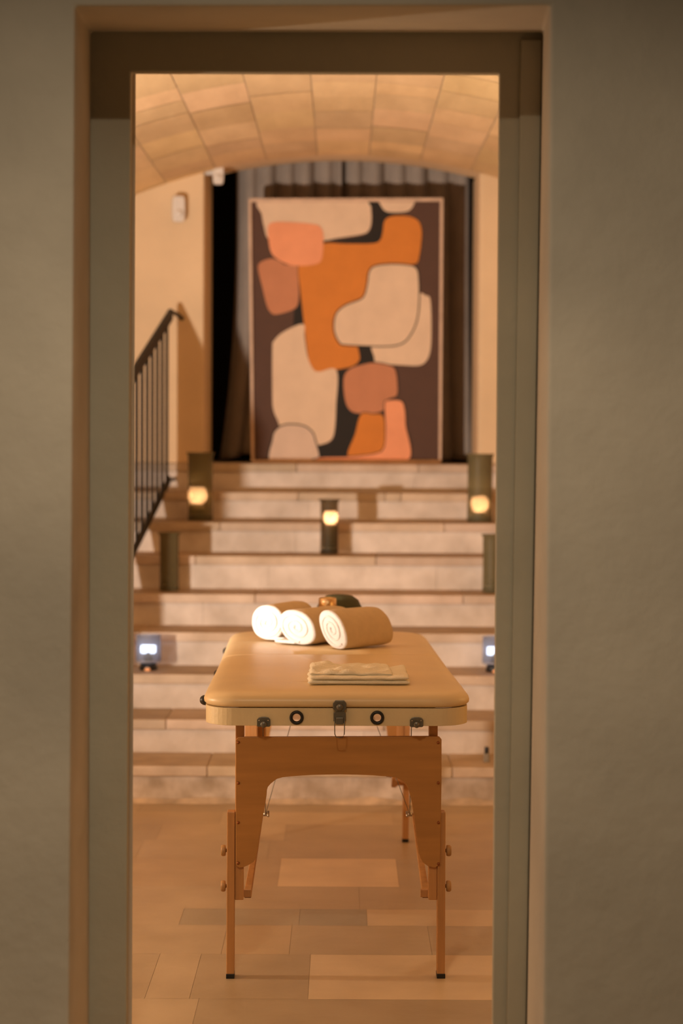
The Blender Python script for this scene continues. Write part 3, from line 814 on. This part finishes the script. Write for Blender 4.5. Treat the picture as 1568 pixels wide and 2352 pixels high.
# ------------------------------------------------------------------ towels, folded cloth, singing bowl
ZP = .7725
def towel(px, py_base, d, axis_deg, Lh, rw, rh, label, turns=2.6, tail=True, lean=0, m2=None):
    """rolled towel: spiral end face turned to the lamp"""
    e = P(px, py_base, d)
    t = thing('rolled_towel', label, 'towel', (e.x, d, ZP), -math.radians(axis_deg), 'rolled towels on the table')
    b = MB(); n = 110; th = .0085
    prof = []
    # spiral centre line in the (x,z) plane, y is the roll axis
    for k in range(n+1):
        a = turns*2*PI*(1-k/n); f_ = .16+.84*(1-k/n)
        f_ = (.10+.90*(a/(turns*2*PI)))
        rx, rz = rw*f_, rh*f_
        x = rx*math.cos(a+2.2); z = rz*math.sin(a+2.2)
        prof.append((x, z, a))
    def pos(x, z): return Vector((x+lean*z, 0, z+rh+th*.5))
    # soft body: outer skin
    m_ = 48; rings = []
    for j, (yy, s) in enumerate(((0.0, .90), (.002, .965), (.008, 1.0), (.05, 1.01), (.12, 1.0), (.20, 1.0), (Lh-.03, .99), (Lh-.012, .95), (Lh-.002, .82), (Lh, .6))):
        ring = []
        for k in range(m_):
            a = k*2*PI/m_
            c_, s_ = math.cos(a), math.sin(a)
            x = (rw+th*.5)*math.copysign(abs(c_)**.92, c_)*s; z = (rh+th*.5)*math.copysign(abs(s_)**.85, s_)*s
            wob = 1+.025*noise.noise(Vector((x*14, yy*9, z*14)))
            v = pos(x*wob, z*wob); v.y = yy
            ring.append(b.b.verts.new(v))
        rings.append(ring)
    for A, B in zip(rings, rings[1:]):
        for k in range(m_): b._f([A[k], A[(k+1) % m_], B[(k+1) % m_], B[k]], True)
    b._f(rings[0][::-1]); b._f(rings[-1])
    body = b.build('towel_body', [M['terry_shade'], M['terry']], t)
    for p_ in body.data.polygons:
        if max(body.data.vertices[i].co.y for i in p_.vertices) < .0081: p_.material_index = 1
    # coiled layers standing slightly proud at the end
    b = MB(); pr = None
    for (x, z, a) in prof:
        nrm = Vector((x/rw, 0, z/rh)); nrm = nrm.normalized() if nrm.length > 1e-6 else Vector((1, 0, 0))
        c0 = pos(x*.93, z*.93); w_ = th*.42
        wz = .0015*noise.noise(Vector((x*40, z*40, 0)))
        q = [c0-nrm*w_+Vector((0, .006, 0)), c0-nrm*w_+Vector((0, -.0015+wz, 0)), c0+Vector((0, -.0045+wz, 0)), c0+nrm*w_+Vector((0, -.0015+wz, 0)), c0+nrm*w_+Vector((0, .006, 0))]
        cur = [b.b.verts.new(v) for v in q]
        if pr:
            for i in range(4): b._f([pr[i], cur[i], cur[i+1], pr[i+1]], True)
        pr = cur
    b.build('coil', M['terry'], t)
    if tail:
        b = MB(); pr = None
        for k in range(14):
            u = k/13; x = -rw*.1+u*rw*1.25*(-1 if tail < 0 else 1); z = .0055
            q = [Vector((x, 0, z-.005)), Vector((x, 0, z+.006*(1-.3*u))), Vector((x, Lh-.01, z+.006*(1-.3*u))), Vector((x, Lh-.01, z-.005))]
            cur = [b.b.verts.new(v) for v in q]
            if pr:
                for i in range(4): b._f([pr[i], cur[i], cur[(i+1) % 4], pr[(i+1) % 4]])
            else: b._f(cur[::-1])
            pr = cur
        b._f(pr); b.build('towel_tail', M['terry'], t, bevel=.003)
    return t
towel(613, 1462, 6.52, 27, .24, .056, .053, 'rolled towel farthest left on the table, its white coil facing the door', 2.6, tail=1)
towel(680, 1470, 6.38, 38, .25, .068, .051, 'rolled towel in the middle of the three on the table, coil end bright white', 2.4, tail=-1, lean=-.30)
towel(762, 1476, 6.26, 44, .235, .049, .056, 'rolled towel farthest right, its long shade-coloured side towards the door', 2.5, tail=0, lean=-.42)

# folded cloth
cl = P(821, 1577, 5.38)
t = thing('folded_cloth', 'folded cream cloth with crumpled top layer on the near end of the table', 'cloth', (cl.x, 5.455, ZP-.0005), TROT)
def slab(name, x0, x1, y0, y1, z0, z1, amp, ph, right_lift=0):
    b = MB(); nx, ny = 60, 36; top_ = []; bt = []
    for j in range(ny+1):
        rt, rb = [], []
        for i in range(nx+1):
            u, v = i/nx, j/ny
            x = x0+(x1-x0)*u; y = y0+(y1-y0)*v
            ed = min(1, min(u, 1-u)*nx/3, min(v, 1-v)*ny/3); ed = math.sin(ed*PI/2)
            h = z1+amp*noise.noise(Vector((x*14+ph, y*22, ph)))+amp*.6*noise.noise(Vector((x*30, y*50+ph, 2)))+right_lift*max(0, u-.8)*5*v
            m_ = (z0+h)/2; hh = (h-z0)/2
            edx = .004*noise.noise(Vector((x*20, y*20, ph)))
            rt.append(b.b.verts.new((x+edx, y+edx, m_+hh*ed))); rb.append(b.b.verts.new((x+edx, y+edx, m_-hh*ed)))
        top_.append(rt); bt.append(rb)
    for j in range(ny):
        for i in range(nx):
            b._f([top_[j][i], top_[j][i+1], top_[j+1][i+1], top_[j+1][i]], True); b._f([bt[j+1][i], bt[j+1][i+1], bt[j][i+1], bt[j][i]], True)
    bmesh.ops.remove_doubles(b.b, verts=b.b.verts, dist=.00005)
    return b.build(name, M['cloth'], t)
slab('bottom_layer', -.138, .140, -.120, .115, 0.0, .014, .0015, 1)
slab('middle_layer', -.134, .138, -.117, .112, .0125, .025, .003, 5, .012)
slab('top_layer', -.132, .092, -.098, .108, .0215, .036, .012, 9)

# brass cup and dark green bowl behind the towels
cup = P(752, 1390, 6.70)
t = thing('brass_cup', 'shiny brass cup peeking out above the rolled towels', 'cup', (cup.x, 6.70, ZP-.0005))
MB().lathe([(.0005, .0), (.020, .0), (.024, .006), (.029, .05), (.031, .10), (.030, .124), (.026, .127), (.024, .118), (.024, .05), (.018, .012), (.0005, .010)], n=40, cap=False).build('cup_body', M['brass'], t)
t = thing('green_bowl', 'dark green upturned bowl behind the brass cup and the rolled towels', 'bowl', (P(779, 1390, 6.84).x, 6.84, ZP-.0005))
MB().lathe([(.070, .0), (.086, .0), (.086, .04), (.080, .078), (.066, .108), (.045, .122), (.02, .126), (.0005, .1265), (.0005, .120), (.04, .115), (.06, .1), (.073, .075), (.078, .04), (.078, .004)], n=48, cap=False).build('bowl_body', M['velvet'], t)
